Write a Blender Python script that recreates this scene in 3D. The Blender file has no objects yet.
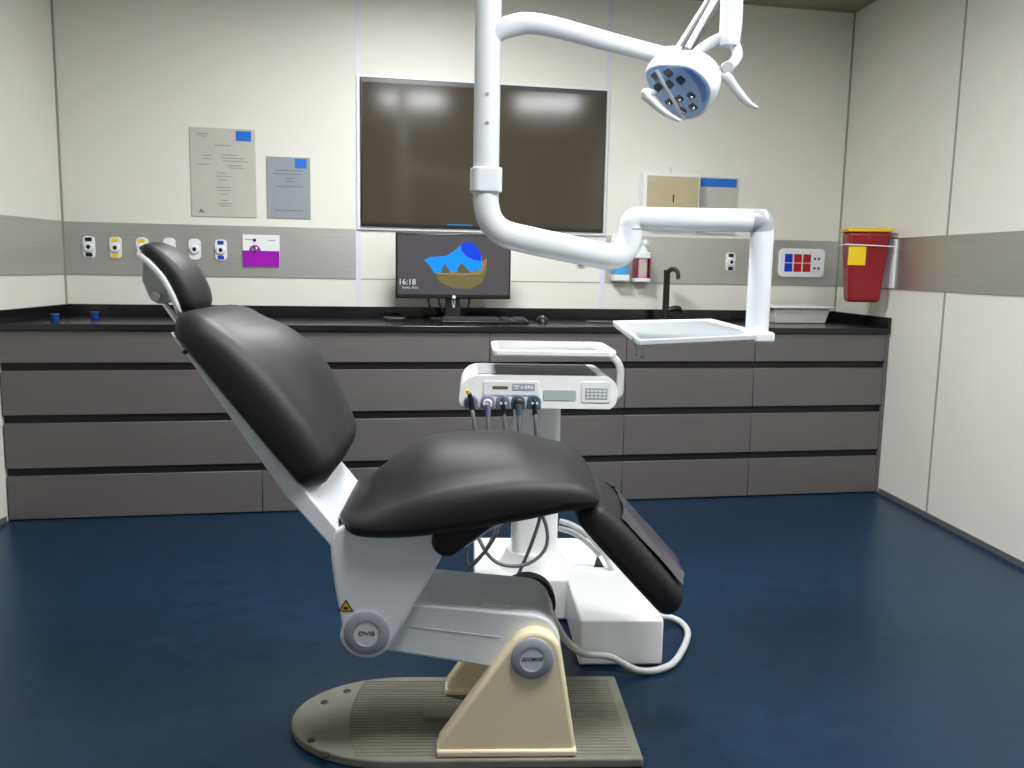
import bpy, bmesh, math, random
from mathutils import Vector, Matrix

random.seed(7)
scene = bpy.context.scene
COL = scene.collection
R = math.radians

# ------------------------------------------------------------------ camera
CAM = Vector((-0.188776, -4.903063, 1.204563))
RT = Vector((0.98255157, -0.18506041, 0.01857569))
UP = Vector((0.00679465, 0.13552316, 0.99075088))
FW = Vector((0.1858662, 0.97333762, -0.13441591))
FPX = 867.7537
cam_d = bpy.data.cameras.new('camera')
cam = bpy.data.objects.new('camera', cam_d)
COL.objects.link(cam)
cam.matrix_world = Matrix(((RT.x, UP.x, -FW.x, CAM.x), (RT.y, UP.y, -FW.y, CAM.y), (RT.z, UP.z, -FW.z, CAM.z), (0, 0, 0, 1)))
cam_d.sensor_width = 36
cam_d.lens = FPX / 1024 * 36
cam_d.clip_start = 0.05
scene.camera = cam

def ray(px, py):
    return FW + RT * ((px - 512) / FPX) - UP * ((py - 384) / FPX)
def on_plane(px, py, p0, n):
    d = ray(px, py)
    return CAM + d * ((Vector(p0) - CAM).dot(n) / d.dot(n))
def on_y(px, py, y):
    return on_plane(px, py, (0, y, 0), Vector((0, 1, 0)))
def on_z(px, py, z):
    return on_plane(px, py, (0, 0, z), Vector((0, 0, 1)))

# chair frame: u along the chair (towards the feet), v across it (away from the viewer)
TH = R(-8)
CO = Vector((0.2, -2.735, 0))
CU = Vector((math.cos(TH), math.sin(TH), 0))
CV = Vector((-math.sin(TH), math.cos(TH), 0))
def to_chair(p):
    d = p - CO
    return Vector((d.dot(CU), d.dot(CV), d.z))
def to_world(l):
    return CO + CU * l[0] + CV * l[1] + Vector((0, 0, l[2]))
def cv(px, py, v):
    return to_chair(on_plane(px, py, CO + CV * v, CV))

# ------------------------------------------------------------------ materials
def lin(c):
    return tuple(((x / 255) / 12.92 if x / 255 <= 0.04045 else ((x / 255 + 0.055) / 1.055) ** 2.4) for x in c)

def mat(name, rgb, rough=0.5, metal=0.0, spec=0.5, noise=0.0, nscale=(8, 8, 8), bump=0.0, bscale=(60, 60, 60), emit=None, estr=0.0, coat=0.0, trans=0.0):
    m = bpy.data.materials.new(name)
    m.use_nodes = True
    nt = m.node_tree
    b = nt.nodes['Principled BSDF']
    c = lin(rgb) + (1,)
    b.inputs['Base Color'].default_value = c
    b.inputs['Roughness'].default_value = rough
    b.inputs['Metallic'].default_value = metal
    b.inputs['Specular IOR Level'].default_value = spec
    b.inputs['Coat Weight'].default_value = coat
    b.inputs['Transmission Weight'].default_value = trans
    if emit:
        b.inputs['Emission Color'].default_value = lin(emit) + (1,)
        b.inputs['Emission Strength'].default_value = estr
    tc = nt.nodes.new('ShaderNodeTexCoord')
    if noise:
        mp = nt.nodes.new('ShaderNodeMapping'); mp.inputs['Scale'].default_value = nscale
        nz = nt.nodes.new('ShaderNodeTexNoise'); nz.inputs['Scale'].default_value = 1; nz.inputs['Detail'].default_value = 4
        rp = nt.nodes.new('ShaderNodeValToRGB')
        rp.color_ramp.elements[0].position = 0.3; rp.color_ramp.elements[1].position = 0.7
        rp.color_ramp.elements[0].color = tuple(x * (1 - noise) for x in c[:3]) + (1,)
        rp.color_ramp.elements[1].color = tuple(min(1, x * (1 + noise)) for x in c[:3]) + (1,)
        nt.links.new(tc.outputs['Object'], mp.inputs['Vector'])
        nt.links.new(mp.outputs['Vector'], nz.inputs['Vector'])
        nt.links.new(nz.outputs['Fac'], rp.inputs['Fac'])
        nt.links.new(rp.outputs['Color'], b.inputs['Base Color'])
    if bump:
        mp2 = nt.nodes.new('ShaderNodeMapping'); mp2.inputs['Scale'].default_value = bscale
        nz2 = nt.nodes.new('ShaderNodeTexNoise'); nz2.inputs['Scale'].default_value = 1; nz2.inputs['Detail'].default_value = 3
        bp = nt.nodes.new('ShaderNodeBump'); bp.inputs['Strength'].default_value = bump; bp.inputs['Distance'].default_value = 0.01
        nt.links.new(tc.outputs['Object'], mp2.inputs['Vector'])
        nt.links.new(mp2.outputs['Vector'], nz2.inputs['Vector'])
        nt.links.new(nz2.outputs['Fac'], bp.inputs['Height'])
        nt.links.new(bp.outputs['Normal'], b.inputs['Normal'])
    return m

M = {}
M['wall'] = mat('wall_panel', (222, 221, 212), 0.42, noise=0.02, nscale=(1.5, 1.5, 1.5), spec=0.35)
M['ceiling'] = mat('ceiling_tile', (150, 144, 122), 0.8, noise=0.05)
M['joint'] = mat('wall_joint', (150, 148, 136), 0.7)
M['joint_light'] = mat('pale_joint_strip', (214, 214, 226), 0.35)
M['floor'] = mat('navy_vinyl', (14, 41, 63), 0.32, noise=0.16, nscale=(14, 14, 14), bump=0.06, bscale=(45, 45, 45), spec=0.22)
M['baseboard'] = mat('grey_coving', (92, 92, 96), 0.5)
M['steel'] = mat('brushed_steel', (196, 196, 192), 0.42, metal=.85, noise=0.05, nscale=(2, 2, 220), bump=0.05, bscale=(4, 4, 420))
M['laminate'] = mat('grey_laminate', (99, 95, 94), 0.42, noise=0.05, nscale=(3, 3, 90), spec=0.4)
M['black'] = mat('black_recess', (14, 13, 13), 0.6)
M['worktop'] = mat('black_worktop', (20, 20, 22), 0.16, noise=0.3, nscale=(80, 80, 80), spec=0.5)
M['white'] = mat('white_plastic', (228, 231, 232), 0.34)
M['white_paint'] = mat('white_enamel', (210, 215, 219), 0.26, noise=0.012, nscale=(9, 9, 9))
M['chair_white'] = mat('chair_white_shell', (238, 242, 248), 0.35, noise=0.015)
M['cream'] = mat('aged_cream_plastic', (246, 232, 196), 0.42, noise=0.05, nscale=(5, 5, 5))
M['leather'] = mat('black_vinyl_upholstery', (34, 32, 34), 0.52, noise=0.12, nscale=(12, 12, 12), bump=0.03, bscale=(160, 160, 160), spec=0.36)
M['black_plastic'] = mat('black_plastic', (22, 22, 24), 0.4)
M['grey_cover'] = mat('grey_arm_cover', (150, 152, 152), 0.45)
M['headrest_grey'] = mat('headrest_grey', (186, 188, 182), 0.45)
M['arm_grey'] = mat('arm_cover_grey', (226, 228, 228), 0.42)
M['link_grey'] = mat('link_grey', (88, 88, 84), 0.4)
M['unit_white'] = mat('unit_white_shell', (240, 242, 242), 0.30, noise=0.01)
M['hub'] = mat('hub_grey', (156, 160, 170), 0.5)
M['hub_light'] = mat('hub_pale', (208, 214, 218), 0.45)
M['ink'] = mat('dark_print', (38, 44, 58), 0.6)
M['base'] = mat('grey_base_plate', (122, 121, 109), 0.55, noise=0.08, nscale=(20, 20, 20))
M['screw'] = mat('dark_screw', (60, 60, 58), 0.4, metal=0.6)
M['chrome'] = mat('chrome', (205, 208, 210), 0.15, metal=1.0)
M['key_dark'] = mat('dark_keys', (58, 60, 64), 0.45)
M['alu'] = mat('grey_metal', (150, 152, 148), 0.35, metal=0.7)
M['yellow'] = mat('yellow_plastic', (240, 205, 30), 0.45)
M['lid_yellow'] = mat('yellow_lid', (226, 184, 30), 0.45)
M['warn'] = mat('warning_amber', (236, 184, 40), 0.5)
M['red'] = mat('red_plastic', (136, 18, 28), 0.35, noise=0.06)
M['red_tab'] = mat('red_tab', (176, 28, 34), 0.4)
M['blue_tab'] = mat('blue_tab', (20, 60, 190), 0.4)
M['header_blue'] = mat('blue_header', (10, 104, 200), 0.5)
M['purple'] = mat('purple_print', (152, 0, 170), 0.4)
M['paper'] = mat('grey_paper', (184, 184, 174), 0.6, noise=0.03)
M['paper_dark'] = mat('dark_grey_paper', (140, 148, 152), 0.5, noise=0.04)
M['paper_text'] = mat('faint_print', (140, 140, 134), 0.7)
M['paper_text_dark'] = mat('faint_dark_print', (104, 112, 120), 0.7)
M['beige'] = mat('beige_front', (184, 172, 138), 0.5, noise=0.03)
M['tv'] = mat('television_glass', (66, 60, 50), 0.12, spec=0.32)
M['bezel'] = mat('black_bezel', (22, 21, 20), 0.3)
M['screen'] = mat('monitor_screen', (40, 38, 40), 0.25, emit=(78, 74, 78), estr=0.72, spec=0.3)
M['scr_sky'] = mat('screen_sky', (10, 20, 30), 0.3, emit=(20, 146, 240), estr=0.95, spec=0.2)
M['scr_deep'] = mat('screen_deep_blue', (10, 10, 30), 0.3, emit=(10, 66, 222), estr=0.95, spec=0.2)
M['scr_sand'] = mat('screen_sand', (20, 20, 10), 0.3, emit=(116, 108, 66), estr=0.9, spec=0.2)
M['scr_tan'] = mat('screen_tan', (20, 20, 10), 0.3, emit=(150, 126, 84), estr=0.9, spec=0.2)
M['scr_rock'] = mat('screen_rock', (20, 20, 10), 0.3, emit=(92, 92, 72), estr=0.9, spec=0.2)
M['scr_text'] = mat('screen_text', (60, 60, 60), 0.3, emit=(196, 214, 218), estr=0.95, spec=0.2)
M['led_blue'] = mat('blue_indicator', (10, 30, 60), 0.3, emit=(30, 130, 220), estr=0.9)
M['tray_grey'] = mat('tray_grey', (146, 152, 156), 0.35)
M['shelf_grey'] = mat('shelf_grey', (158, 161, 163), 0.3)
M['mat_dark'] = mat('dark_rubber_mat', (108, 108, 106), 0.5)
M['display_grey'] = mat('grey_display', (158, 166, 172), 0.35)
M['recess_grey'] = mat('recess_grey', (172, 182, 184), 0.4)
M['slot'] = mat('olive_slot', (96, 94, 72), 0.5)
M['holder'] = mat('holder_blue_grey', (118, 122, 150), 0.4)
M['holder_blue'] = mat('holder_slate', (74, 96, 112), 0.4)
M['hose'] = mat('grey_hose', (112, 114, 120), 0.45)
M['hose_pale'] = mat('pale_hose', (186, 192, 192), 0.4)
M['hose_white'] = mat('white_hose', (200, 204, 204), 0.35)
M['lamp_blue'] = mat('lamp_blue_window', (124, 160, 202), 0.18, spec=0.6)
M['lamp_deep'] = mat('lamp_deep_blue', (66, 106, 168), 0.2, spec=0.6)
M['lamp_hole'] = mat('lamp_dark_window', (16, 26, 46), 0.2)
M['tub'] = mat('pale_tub', (206, 208, 200), 0.4)
M['pink'] = mat('pink_soap', (206, 150, 166), 0.2)
M['maroon'] = mat('maroon_frame', (120, 40, 58), 0.3)
M['sky_label'] = mat('sky_label', (60, 160, 214), 0.4)
M['tap'] = mat('dark_bronze_tap', (70, 66, 60), 0.3, metal=0.8)
M['film'] = mat('clear_film', (64, 62, 70), 0.25, spec=0.6)
M['blue_glass'] = mat('blue_plastic', (14, 70, 150), 0.15, spec=0.6)
M['lamp_emit'] = mat('light_diffuser', (240, 240, 235), 0.5, emit=(252, 253, 255), estr=42)
M['lamp_bright'] = mat('bright_light_diffuser', (240, 240, 235), 0.5, emit=(252, 253, 255), estr=80)

# ------------------------------------------------------------------ objects and things
OFF = {}
def thing(name, label, cat, base, rotz=0.0, group=None, off=None):
    """an Empty at the thing's base; off = the same point in the frame its parts are drawn in"""
    o = bpy.data.objects.new(name, None)
    COL.objects.link(o)
    o.empty_display_size = 0.1
    o.location = base
    o.rotation_euler = (0, 0, rotz)
    o['label'] = label; o['category'] = cat
    if group: o['group'] = group
    OFF[o] = Vector(off if off is not None else base)
    return o
def chair_thing(name, label, cat, l0, group=None):
    return thing(name, label, cat, to_world(l0), TH, group, l0)
def part(name, bm, m, parent=None, smooth=True, bevel=0.0, seg=2, label=None, sharp=38, kind=None):
    root = parent
    while root is not None and root.parent is not None:
        root = root.parent
    if root is not None:
        bmesh.ops.translate(bm, verts=bm.verts, vec=-OFF[root])
    bmesh.ops.recalc_face_normals(bm, faces=bm.faces)
    me = bpy.data.meshes.new(name)
    bm.to_mesh(me); bm.free()
    for mm in (m if isinstance(m, (list, tuple)) else [m]):
        me.materials.append(M[mm])
    if smooth:
        for p in me.polygons: p.use_smooth = True
        me.set_sharp_from_angle(angle=R(sharp))
    o = bpy.data.objects.new(name, me)
    COL.objects.link(o)
    if parent is not None: o.parent = parent
    if bevel:
        b = o.modifiers.new('bevel', 'BEVEL')
        b.width = bevel; b.segments = seg; b.limit_method = 'ANGLE'; b.angle_limit = R(40)
        b.harden_normals = False
    if label: o['label'] = label
    if kind: o['kind'] = kind
    return o
def single(name, bm, m, label, cat, group=None, **kw):
    """a thing made of one mesh: origin at its base"""
    lo = Vector((min(v.co.x for v in bm.verts), min(v.co.y for v in bm.verts), min(v.co.z for v in bm.verts)))
    hi = Vector((max(v.co.x for v in bm.verts), max(v.co.y for v in bm.verts), max(v.co.z for v in bm.verts)))
    c = Vector(((lo.x + hi.x) / 2, (lo.y + hi.y) / 2, lo.z))
    bmesh.ops.translate(bm, verts=bm.verts, vec=-c)
    o = part(name, bm, m, None, **kw)
    o.location = c
    o['label'] = label; o['category'] = cat
    if group: o['group'] = group
    return o
def structure(name, bm, m, **kw):
    return part(name, bm, m, None, kind='structure', **kw)

# ------------------------------------------------------------------ shapes
def hexa(bm, b, t):
    """b, t: four bottom and four top points in order"""
    vs = [bm.verts.new(p) for p in list(b) + list(t)]
    for f in ((3, 2, 1, 0), (4, 5, 6, 7), (0, 1, 5, 4), (1, 2, 6, 5), (2, 3, 7, 6), (3, 0, 4, 7)):
        bm.faces.new([vs[i] for i in f])
    return bm
def box(x0, x1, y0, y1, z0, z1, bm=None):
    bm = bm or bmesh.new()
    return hexa(bm, ((x0, y0, z0), (x1, y0, z0), (x1, y1, z0), (x0, y1, z0)), ((x0, y0, z1), (x1, y0, z1), (x1, y1, z1), (x0, y1, z1)))
def prism(pts, a, b, axis='v', bm=None):
    """outline pts extruded: axis 'v' -> (p, t, q) ; 'z' -> (p, q, t) ; 'x' -> (t, p, q)"""
    bm = bm or bmesh.new()
    def P(p, t):
        return {'v': (p[0], t, p[1]), 'z': (p[0], p[1], t), 'x': (t, p[0], p[1])}[axis]
    A = [bm.verts.new(P(p, a)) for p in pts]
    B = [bm.verts.new(P(p, b)) for p in pts]
    bm.faces.new(A); bm.faces.new(B[::-1])
    n = len(pts)
    for i in range(n):
        bm.faces.new((A[i], A[(i + 1) % n], B[(i + 1) % n], B[i]))
    return bm
def arc(cx, cy, r, a0, a1, n=10):
    return [(cx + r * math.cos(R(a0 + (a1 - a0) * i / n)), cy + r * math.sin(R(a0 + (a1 - a0) * i / n))) for i in range(n + 1)]
def rrect(x0, x1, y0, y1, r, n=5):
    return arc(x1 - r, y0 + r, r, -90, 0, n) + arc(x1 - r, y1 - r, r, 0, 90, n) + arc(x0 + r, y1 - r, r, 90, 180, n) + arc(x0 + r, y0 + r, r, 180, 270, n)
def capsule(a, b, ra, rb, n=14):
    a = Vector(a); b = Vector(b)
    d = b - a; ang = math.degrees(math.atan2(d.y, d.x))
    return arc(b.x, b.y, rb, ang - 90, ang + 90, n) + arc(a.x, a.y, ra, ang + 90, ang + 270, n)
def catmull(pts, n=8):
    pts = [Vector(p) for p in pts]
    if len(pts) < 3: return pts
    out = []
    P = [pts[0] * 2 - pts[1]] + pts + [pts[-1] * 2 - pts[-2]]
    for i in range(1, len(P) - 2):
        for k in range(n):
            t = k / n
            p0, p1, p2, p3 = P[i - 1], P[i], P[i + 1], P[i + 2]
            out.append(0.5 * ((2 * p1) + (p2 - p0) * t + (2 * p0 - 5 * p1 + 4 * p2 - p3) * t * t + (3 * p1 - p0 - 3 * p2 + p3) * t ** 3))
    out.append(pts[-1])
    return out
def tube(pts, r, n=16, smooth=True, bm=None, sub=8, flat=1.0):
    """swept tube; r a number or one radius per control point"""
    bm = bm or bmesh.new()
    k = len(pts)
    rr = [r] * k if not isinstance(r, (list, tuple)) else list(r)
    if smooth and k > 2:
        c = catmull(pts, sub); rs = []
        for i in range(k - 1):
            for j in range(sub): rs.append(rr[i] + (rr[i + 1] - rr[i]) * j / sub)
        rs.append(rr[-1])
    else:
        c = [Vector(p) for p in pts]; rs = rr
    t0 = (c[1] - c[0]).normalized()
    nrm = t0.orthogonal().normalized()
    rings = []
    for i, p in enumerate(c):
        t = (c[min(i + 1, len(c) - 1)] - c[max(i - 1, 0)]).normalized()
        nrm = (nrm - t * nrm.dot(t)).normalized()
        bn = t.cross(nrm)
        rings.append([bm.verts.new(p + (nrm * math.cos(2 * math.pi * j / n) * flat + bn * math.sin(2 * math.pi * j / n)) * rs[i]) for j in range(n)])
    for a, b in zip(rings, rings[1:]):
        for j in range(n):
            bm.faces.new((a[j], a[(j + 1) % n], b[(j + 1) % n], b[j]))
    bm.faces.new(rings[0][::-1]); bm.faces.new(rings[-1])
    return bm
def cyl(p, d, r0, h, r1=None, n=28, bm=None):
    d = Vector(d).normalized(); p = Vector(p)
    return tube([p, p + d * h], [r0, r0 if r1 is None else r1], n=n, smooth=False, bm=bm)
def lathe(profile, p, d, n=32, bm=None):
    """profile (radius, height) turned about d through p"""
    bm = bm or bmesh.new()
    d = Vector(d).normalized(); p = Vector(p)
    e1 = d.orthogonal().normalized(); e2 = d.cross(e1)
    rings = []
    for r, h in profile:
        if r < 1e-5: rings.append([bm.verts.new(p + d * h)])
        else: rings.append([bm.verts.new(p + d * h + (e1 * math.cos(2 * math.pi * j / n) + e2 * math.sin(2 * math.pi * j / n)) * r) for j in range(n)])
    for a, b in zip(rings, rings[1:]):
        for j in range(n):
            q = [a[j % len(a)], a[(j + 1) % len(a)], b[(j + 1) % len(b)], b[j % len(b)]]
            f = []
            for v in q:
                if v not in f: f.append(v)
            if len(f) > 2: bm.faces.new(f)
    for rg, rev in ((rings[0], True), (rings[-1], False)):
        if len(rg) > 2: bm.faces.new(rg[::-1] if rev else rg)
    return bm
def pad(stations, sign, nst=44, ends=(0.06, 0.06), rw=0.09, rf=0.04, rb=0.018, dome=2.2, v0=0.0, hmid=0.42):
    """upholstery: stations (u, z, thickness at centre, thickness at edge, half width) along the underside"""
    S = catmull([Vector((s[0], s[1], s[2])) for s in stations], 12)
    S2 = catmull([Vector((s[3], s[4], 0)) for s in stations], 12)
    L = [0.0]
    for a, b in zip(S, S[1:]): L.append(L[-1] + math.hypot(b.x - a.x, b.y - a.y))
    tot = L[-1]
    ds = []
    for i in range(nst + 1):
        x = i / nst
        x = 0.5 - 0.5 * math.cos(math.pi * x)
        ds.append((0.5 * x + 0.5 * (i / nst)) * tot if 0 < i < nst else x * tot)
    bm = bmesh.new(); rings = []
    for d in ds:
        j = max(0, min(len(L) - 2, next((k for k in range(len(L) - 1) if L[k + 1] >= d - 1e-9), len(L) - 2)))
        f = (d - L[j]) / max(1e-9, L[j + 1] - L[j])
        p = S[j].lerp(S[j + 1], f); q = S2[j].lerp(S2[j + 1], f)
        j0, j1 = max(0, j - 2), min(len(S) - 1, j + 3)
        t = Vector((S[j1].x - S[j0].x, S[j1].y - S[j0].y)).normalized()
        nrm = Vector((-t.y, t.x)) * sign
        tc, te, w = p.z, q.x, q.y
        k = 1.0
        if d < ends[0]: k = math.sqrt(max(0, 1 - (1 - d / ends[0]) ** 2))
        if tot - d < ends[1]: k = min(k, math.sqrt(max(0, 1 - (1 - (tot - d) / ends[1]) ** 2)))
        k = max(k, 0.03)
        we = w - rw * (1 - k)
        pts = []
        wi = w - rf
        for i in range(9): pts.append((-(w - rb) + 2 * (w - rb) * i / 8, 0))
        for i in range(1, 5):
            a = R(-90 + 90 * i / 4); pts.append((w - rb + rb * math.cos(a), rb + rb * math.sin(a)))
        for i in range(0, 7):
            a = R(90 * i / 6); pts.append((w - rf + rf * math.cos(a), max(rb + 0.002, te - rf) + (te - max(rb + 0.002, te - rf)) * math.sin(a)))
        for i in range(1, 16):
            x = 1 - 2 * i / 16
            pts.append((wi * x, te + (tc - te) * (1 - abs(x) ** dome)))
        for i in range(6, -1, -1):
            a = R(90 * i / 6); pts.append((-(w - rf + rf * math.cos(a)), max(rb + 0.002, te - rf) + (te - max(rb + 0.002, te - rf)) * math.sin(a)))
        for i in range(4, 0, -1):
            a = R(-90 + 90 * i / 4); pts.append((-(w - rb + rb * math.cos(a)), rb + rb * math.sin(a)))
        hm = te * hmid
        ring = []
        for v, h in pts:
            hh = hm + (h - hm) * k
            ring.append(bm.verts.new((p.x + nrm.x * hh, v0 + v * we / w, p.y + nrm.y * hh)))
        rings.append(ring)
    n = len(rings[0])
    for a, b in zip(rings, rings[1:]):
        for j in range(n): bm.faces.new((a[j], a[(j + 1) % n], b[(j + 1) % n], b[j]))
    bm.faces.new(rings[0][::-1]); bm.faces.new(rings[-1])
    return bm
def text_bm(s, size, right, up, at, depth=0.0006, shear=0.0, bold=0.0, wide=1.0):
    cu = bpy.data.curves.new('lettering', 'FONT')
    cu.body = s; cu.size = size; cu.align_x = 'CENTER'; cu.align_y = 'CENTER'
    cu.extrude = depth; cu.shear = shear; cu.offset = bold
    cu.resolution_u = 3
    ob = bpy.data.objects.new('lettering', cu); COL.objects.link(ob)
    bpy.context.view_layer.update()
    me = bpy.data.meshes.new_from_object(ob.evaluated_get(bpy.context.evaluated_depsgraph_get()))
    bpy.data.objects.remove(ob); bpy.data.curves.remove(cu)
    for v in me.vertices: v.co.x *= wide
    right = Vector(right).normalized(); up = Vector(up).normalized(); nn = right.cross(up)
    bm = bmesh.new(); bm.from_mesh(me); bpy.data.meshes.remove(me)
    mx = Matrix(((right.x, up.x, nn.x, at[0]), (right.y, up.y, nn.y, at[1]), (right.z, up.z, nn.z, at[2]), (0, 0, 0, 1)))
    bmesh.ops.transform(bm, matrix=mx, verts=bm.verts)
    return bm

# ------------------------------------------------------------------ the room
YB = -6.6
ZC = 2.732
XL0, SL = -1.633, 0.145
XR0, SR = 2.768, 0.107
def xl(y): return XL0 + SL * y
def xr(y): return XR0 + SR * y
def side(fn, y0, y1, z0, z1, t, s, bm=None):
    """slab on a side wall: from its face inwards (s=+1 left wall, -1 right wall) by t"""
    bm = bm or bmesh.new()
    a0, a1 = fn(y0), fn(y1)
    return hexa(bm, ((a0, y0, z0), (a1, y1, z0), (a1 + s * t, y1, z0), (a0 + s * t, y0, z0)), ((a0, y0, z1), (a1, y1, z1), (a1 + s * t, y1, z1), (a0 + s * t, y0, z1)))

structure('floor', hexa(bmesh.new(), ((xl(YB) - .2, YB - .1, -.1), (xr(YB) + .2, YB - .1, -.1), (xr(0) + .2, .1, -.1), (xl(0) - .2, .1, -.1)),
                        ((xl(YB) - .2, YB - .1, 0), (xr(YB) + .2, YB - .1, 0), (xr(0) + .2, .1, 0), (xl(0) - .2, .1, 0))), 'floor', smooth=False)
structure('ceiling', hexa(bmesh.new(), ((xl(YB) - .2, YB - .1, ZC), (xr(YB) + .2, YB - .1, ZC), (xr(0) + .2, .1, ZC), (xl(0) - .2, .1, ZC)),
                          ((xl(YB) - .2, YB - .1, ZC + .1), (xr(YB) + .2, YB - .1, ZC + .1), (xr(0) + .2, .1, ZC + .1), (xl(0) - .2, .1, ZC + .1))), 'ceiling', smooth=False)
structure('wall_back', box(XL0 - .1, XR0 + .1, 0, .1, 0, ZC), 'wall', smooth=False)
structure('wall_front', box(xl(YB) - .1, xr(YB) + .1, YB - .1, YB, 0, ZC), 'wall', smooth=False)
structure('wall_left', side(xl, YB, 0, 0, ZC, .1, -1), 'wall', smooth=False)
structure('wall_right', side(xr, YB, 0, 0, ZC, .1, 1), 'wall', smooth=False)
structure('baseboard_left', side(xl, YB, -.69, 0, .028, .006, 1), 'baseboard', smooth=False)
structure('baseboard_right', side(xr, YB, -.69, 0, .028, .006, -1), 'baseboard', smooth=False)
TN = [0]
def trim(bm, m, **kw):
    TN[0] += 1
    return structure('trim_%d' % TN[0], bm, m, smooth=False, **kw)
ZB, ZT, ZS = 1.124, 1.392, 0.968
trim(box(XL0 + .008, -.141, -.004, 0, ZB, ZT), 'steel')
trim(box(1.284, XR0 - .008, -.004, 0, ZB, ZT), 'steel')
trim(side(xl, YB, -.012, ZB, ZT, .004, 1), 'steel')
trim(side(xr, YB, -.012, ZB, ZT, .004, -1), 'steel')
# joints between the wall panels
trim(box(XL0 - .002, XL0 + .009, -.006, 0, ZS, ZC), 'joint')
trim(box(XR0 - .010, XR0 + .002, -.006, 0, ZS, ZC), 'joint')
trim(box(-.141, -.113, -.003, 0, ZS, ZC), 'joint_light')
trim(box(1.256, 1.284, -.003, 0, ZS, ZC), 'joint_light')
trim(box(-.113, 1.256, -.0015, 0, 1.117, 1.122), 'joint')
trim(box(XL0, -.141, -.0045, 0, ZB - .005, ZB), 'joint')
trim(box(1.284, XR0, -.0045, 0, ZB - .005, ZB), 'joint')
trim(side(xl, YB, 0, ZB - .005, ZB, .0045, 1), 'joint')
trim(side(xr, YB, 0, ZB - .005, ZB, .0045, -1), 'joint')
trim(side(xr, -1.141, -1.127, ZT, ZC, .002, -1), 'joint')
trim(side(xr, -1.165, -1.151, .028, ZB - .005, .002, -1), 'joint')
trim(box(XL0, XR0, -.006, 0, ZC - .012, ZC), 'joint')
trim(side(xr, YB, 0, ZC - .012, ZC, .006, -1), 'joint')
trim(side(xl, YB, 0, ZC - .012, ZC, .006, 1), 'joint')

# ceiling lights, the room's lamps; the last is added to brighten the back wall
for i, (cx, cy, em, watts, spread, lab) in enumerate(((0.42, -3.50, 'lamp_emit', 0, 150, 'square recessed ceiling light panel in front of the dental chair'), (1.66, -3.32, 'lamp_emit', 0, 150, 'square recessed ceiling light panel nearer the right wall'),
                                   (0.25, -1.55, 'lamp_emit', 24, 172, 'square recessed ceiling light panel between chair and television'))):
    t = thing('ceiling_light', lab, 'light', (cx, cy, ZC - .02), R(12), 'ceiling light panels', (0, 0, ZC - .02))
    fb = bmesh.new()
    for b_ in ((-.31, .31, -.31, -.29), (-.31, .31, .29, .31), (-.31, -.29, -.29, .29), (.29, .31, -.29, .29)):
        box(b_[0], b_[1], b_[2], b_[3], ZC - .02, ZC, fb)
    part('frame', fb, 'white', t, smooth=False)
    part('diffuser', box(-.289, .289, -.289, .289, ZC - .012, ZC - .001), em, t, smooth=False)
    if not watts: continue
    ld = bpy.data.lights.new('lamp', 'AREA'); ld.shape = 'SQUARE'; ld.size = .56; ld.energy = watts; ld.spread = R(spread); ld.color = (.985, .99, 1.0)  # area lamp only in the added panel, lifting the back wall
    lo = bpy.data.objects.new('lamp', ld); COL.objects.link(lo); lo.parent = t; lo.location = (0, 0, .006)

# ------------------------------------------------------------------ drawer cabinets and worktop
YF = -.675
def cabinet(x0f, x1f, x0b, x1b, label, stile=False):
    xm = (x0f + x1f) / 2
    t = thing('drawer_cabinet', label, 'cabinet', (xm, -.34, 0), 0, 'drawer cabinets under the black worktop')
    part('body', hexa(bmesh.new(), ((x0f, -.655, 0), (x1f, -.655, 0), (x1b, -.003, 0), (x0b, -.003, 0)), ((x0f, -.655, .879), (x1f, -.655, .879), (x1b, -.003, .879), (x0b, -.003, .879))), 'black', t, smooth=False)
    x1d = x1f - (.016 if stile else 0)
    for z0, z1 in ((.732, .877), (.492, .695), (.245, .453), (.006, .207)):
        part('drawer_front', box(x0f + .0015, x1d - .0015, YF, -.655, z0, z1), 'laminate', t, bevel=.0015, seg=1)
    if stile:
        part('end_panel', box(x1f - .016, x1f, YF - .001, -.655, .004, .877), 'laminate', t, smooth=False)
    return t
xs = [xl(YF) + .006, -.598, .504, 1.212, 1.917, xr(YF) - .004]
labs = ['wide grey drawer cabinet at the far left, behind the chair headrest',
        'wide grey drawer cabinet under the computer monitor, behind the backrest',
        'narrow grey drawer cabinet directly behind the white delivery unit',
        'narrow grey drawer cabinet under the white overhead tray',
        'grey drawer cabinet in the right corner, below the red bin']
for i in range(5):
    cabinet(xs[i], xs[i + 1], xs[i] if i else xl(0) + .004, xs[i + 1] if i < 4 else xr(YF) - .004, labs[i], stile=(i == 4))
wt = thing('worktop', 'long black worktop with upstand running over the grey drawers', 'countertop', (.5, -.34, .88))
yc = -.6875
part('top', hexa(bmesh.new(), ((xl(yc) + .003, yc, .88), (xr(yc) - .003, yc, .88), (xr(0) - .003, -.002, .88), (xl(0) + .003, -.002, .88)),
                 ((xl(yc) + .003, yc, .91), (xr(yc) - .003, yc, .91), (xr(0) - .003, -.002, .91), (xl(0) + .003, -.002, .91))), 'worktop', wt, bevel=.003)
part('backsplash', box(XL0 + .004, XR0 - .004, -.022, -.001, .91, ZS), 'worktop', wt, bevel=.002)
part('side_splash', side(lambda y: xl(y) + .003, yc + .002, -.022, .91, ZS, .02, 1), 'worktop', wt, bevel=.002)
part('side_splash', side(lambda y: xr(y) - .003, yc + .002, -.022, .91, ZS, .02, -1), 'worktop', wt, bevel=.002)

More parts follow.
